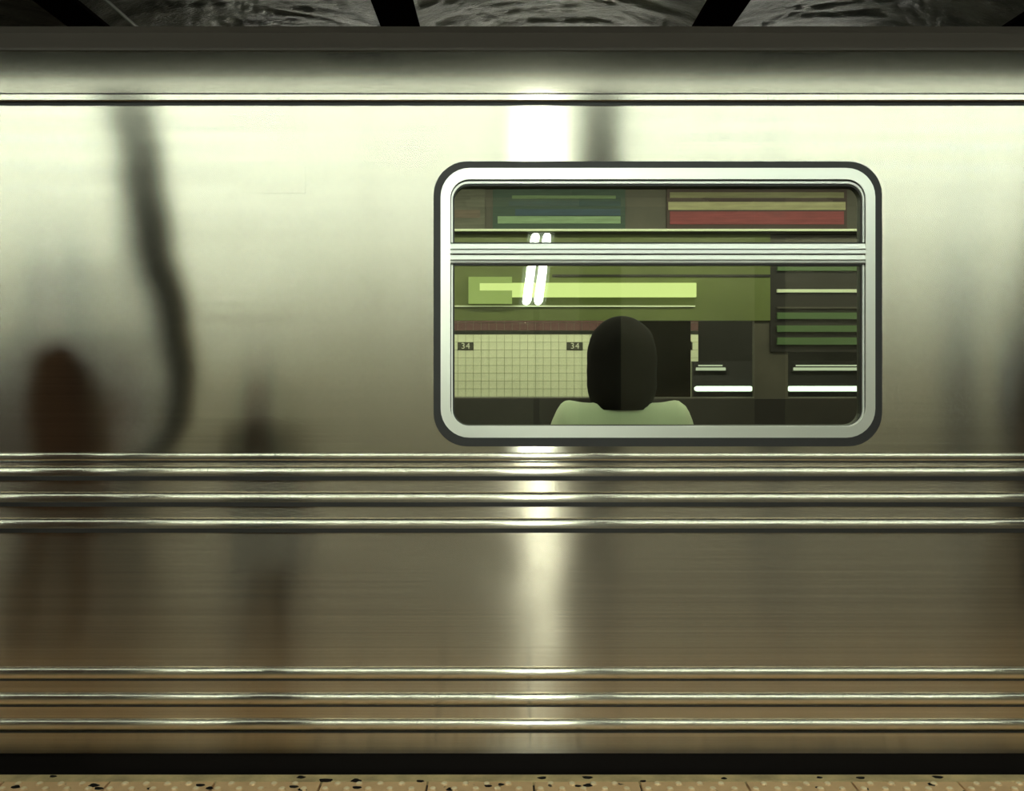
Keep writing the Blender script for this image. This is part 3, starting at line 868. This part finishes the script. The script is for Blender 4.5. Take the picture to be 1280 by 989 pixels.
    lv = [(nk + Vector((-0.024, 0.094, 0.078)), 0.006, 0.006), (nk + Vector((0, 0.103, 0.079)), 0.009, 0.008), (nk + Vector((0.024, 0.094, 0.078)), 0.006, 0.006)]
    put('lips', skin_mesh('lips', lv, [(0, 1), (1, 2)], M['maroon'], 1), r)
    hm = MB(); nr, ns = 20, 28
    hw, hb, hb0 = (0.118, 0.118, -0.03) if hair_long else (0.090, 0.108, 0.085)
    for j in range(nr + 1):
        t = (j / nr) ** 1.8
        h = 0.285 + (hb0 - 0.285) * t
        k = math.sqrt(max(0.0, 1 - (1 - min(1, t / 0.42)) ** 2)) if t < 0.42 else 1.0
        if t > 0.8: k *= 1 - 0.9 * (t - 0.8)
        k = max(k, 0.03)
        for i in range(ns):
            an = 2 * math.pi * i / ns
            x, y = math.sin(an), math.cos(an)
            wob = 1 + (0.05 if hair_long else 0.02) * noise.noise(Vector((x * 4, y * 4, h * 22 + loc[0])))
            px_, py_ = x * hw * k * wob, y * hb * k * wob - 0.005
            if h < 0.20 and y > 0.25: py_ = min(py_, 0.02); 
            hm.v.append((nk.x + px_, nk.y + py_, nk.z + h))
    for j in range(nr):
        for i in range(ns):
            n_ = (i + 1) % ns
            hm.f.append((j * ns + i, j * ns + n_, (j + 1) * ns + n_, (j + 1) * ns + i))
    hm.f.append(tuple(range(ns))); hm.f.append(tuple(nr * ns + i for i in range(ns)))
    put('hair', hm.mesh('hair', M['hair'], True), r)
    return tag(r, label, 'person', group)

STAND = dict(pelvis=(0, 0, 0.95), spine=(0, 0.0, 1.13), chest=(0, -0.01, 1.32), neck=(0, 0, 1.47), shoulder=(0.175, -0.01, 1.39), elbow=(0.235, -0.03, 1.12),
             wrist=(0.235, 0.05, 0.89), hand=(0.23, 0.08, 0.80), hip=(0.09, 0, 0.90), knee=(0.10, 0.02, 0.50), ankle=(0.105, -0.02, 0.09), toe=(0.125, 0.12, 0.034))
SIT = dict(pelvis=(0, 0, 0.115), spine=(0, -0.02, 0.28), chest=(0, -0.03, 0.46), neck=(0, 0.0, 0.60), shoulder=(0.18, -0.02, 0.56), elbow=(0.22, 0.04, 0.26),
           wrist=(0.13, 0.24, 0.18), hand=(0.09, 0.31, 0.17), hip=(0.09, 0.03, 0.095), knee=(0.11, 0.42, 0.075), ankle=(0.11, 0.40, -0.34), toe=(0.125, 0.53, -0.405))
def seat_pose(h, lean=0.0):
    p = {k: (v[0], v[1] + (lean * max(0, v[2] - 0.1)), v[2] + h) for k, v in SIT.items()}
    return p

# passenger on the bench, back to the window
person((PX(776, 3.16), 3.14, 0.02), 0.0, seat_pose(0.455), 'dark-haired passenger in a pale top seated with their back to the window', 'pale_cloth', 'jeans', True)
# people waiting on the platform, seen as dark shapes mirrored in the steel; they face the car (+y)
person((PX(68, 4.3), 1.30, 0.0), 0.15, STAND, 'person in a long maroon coat standing, mirrored at the left edge of the car', 'maroon', 'maroon', True, coat=0.30, bulk=1.15)
person((PX(1318, 4.3), 1.30, 0.0), -0.2, STAND, 'person in dark clothes standing, mirrored at the right edge of the car', 'black_cloth', 'jeans')
person((PX(336, 4.25), 1.35, 0.0), 0.0, {k: tuple(c * (0.64 if i == 2 and k in ('pelvis', 'spine', 'chest', 'neck', 'shoulder', 'elbow', 'wrist', 'hand', 'hip', 'knee') else 0.8 if i < 2 else 1.0) for i, c in enumerate(v)) for k, v in STAND.items()},
       'child in charcoal clothes standing, mirrored left of the car window', 'grey_cloth', 'black_cloth', coat=0.25, bulk=0.95)
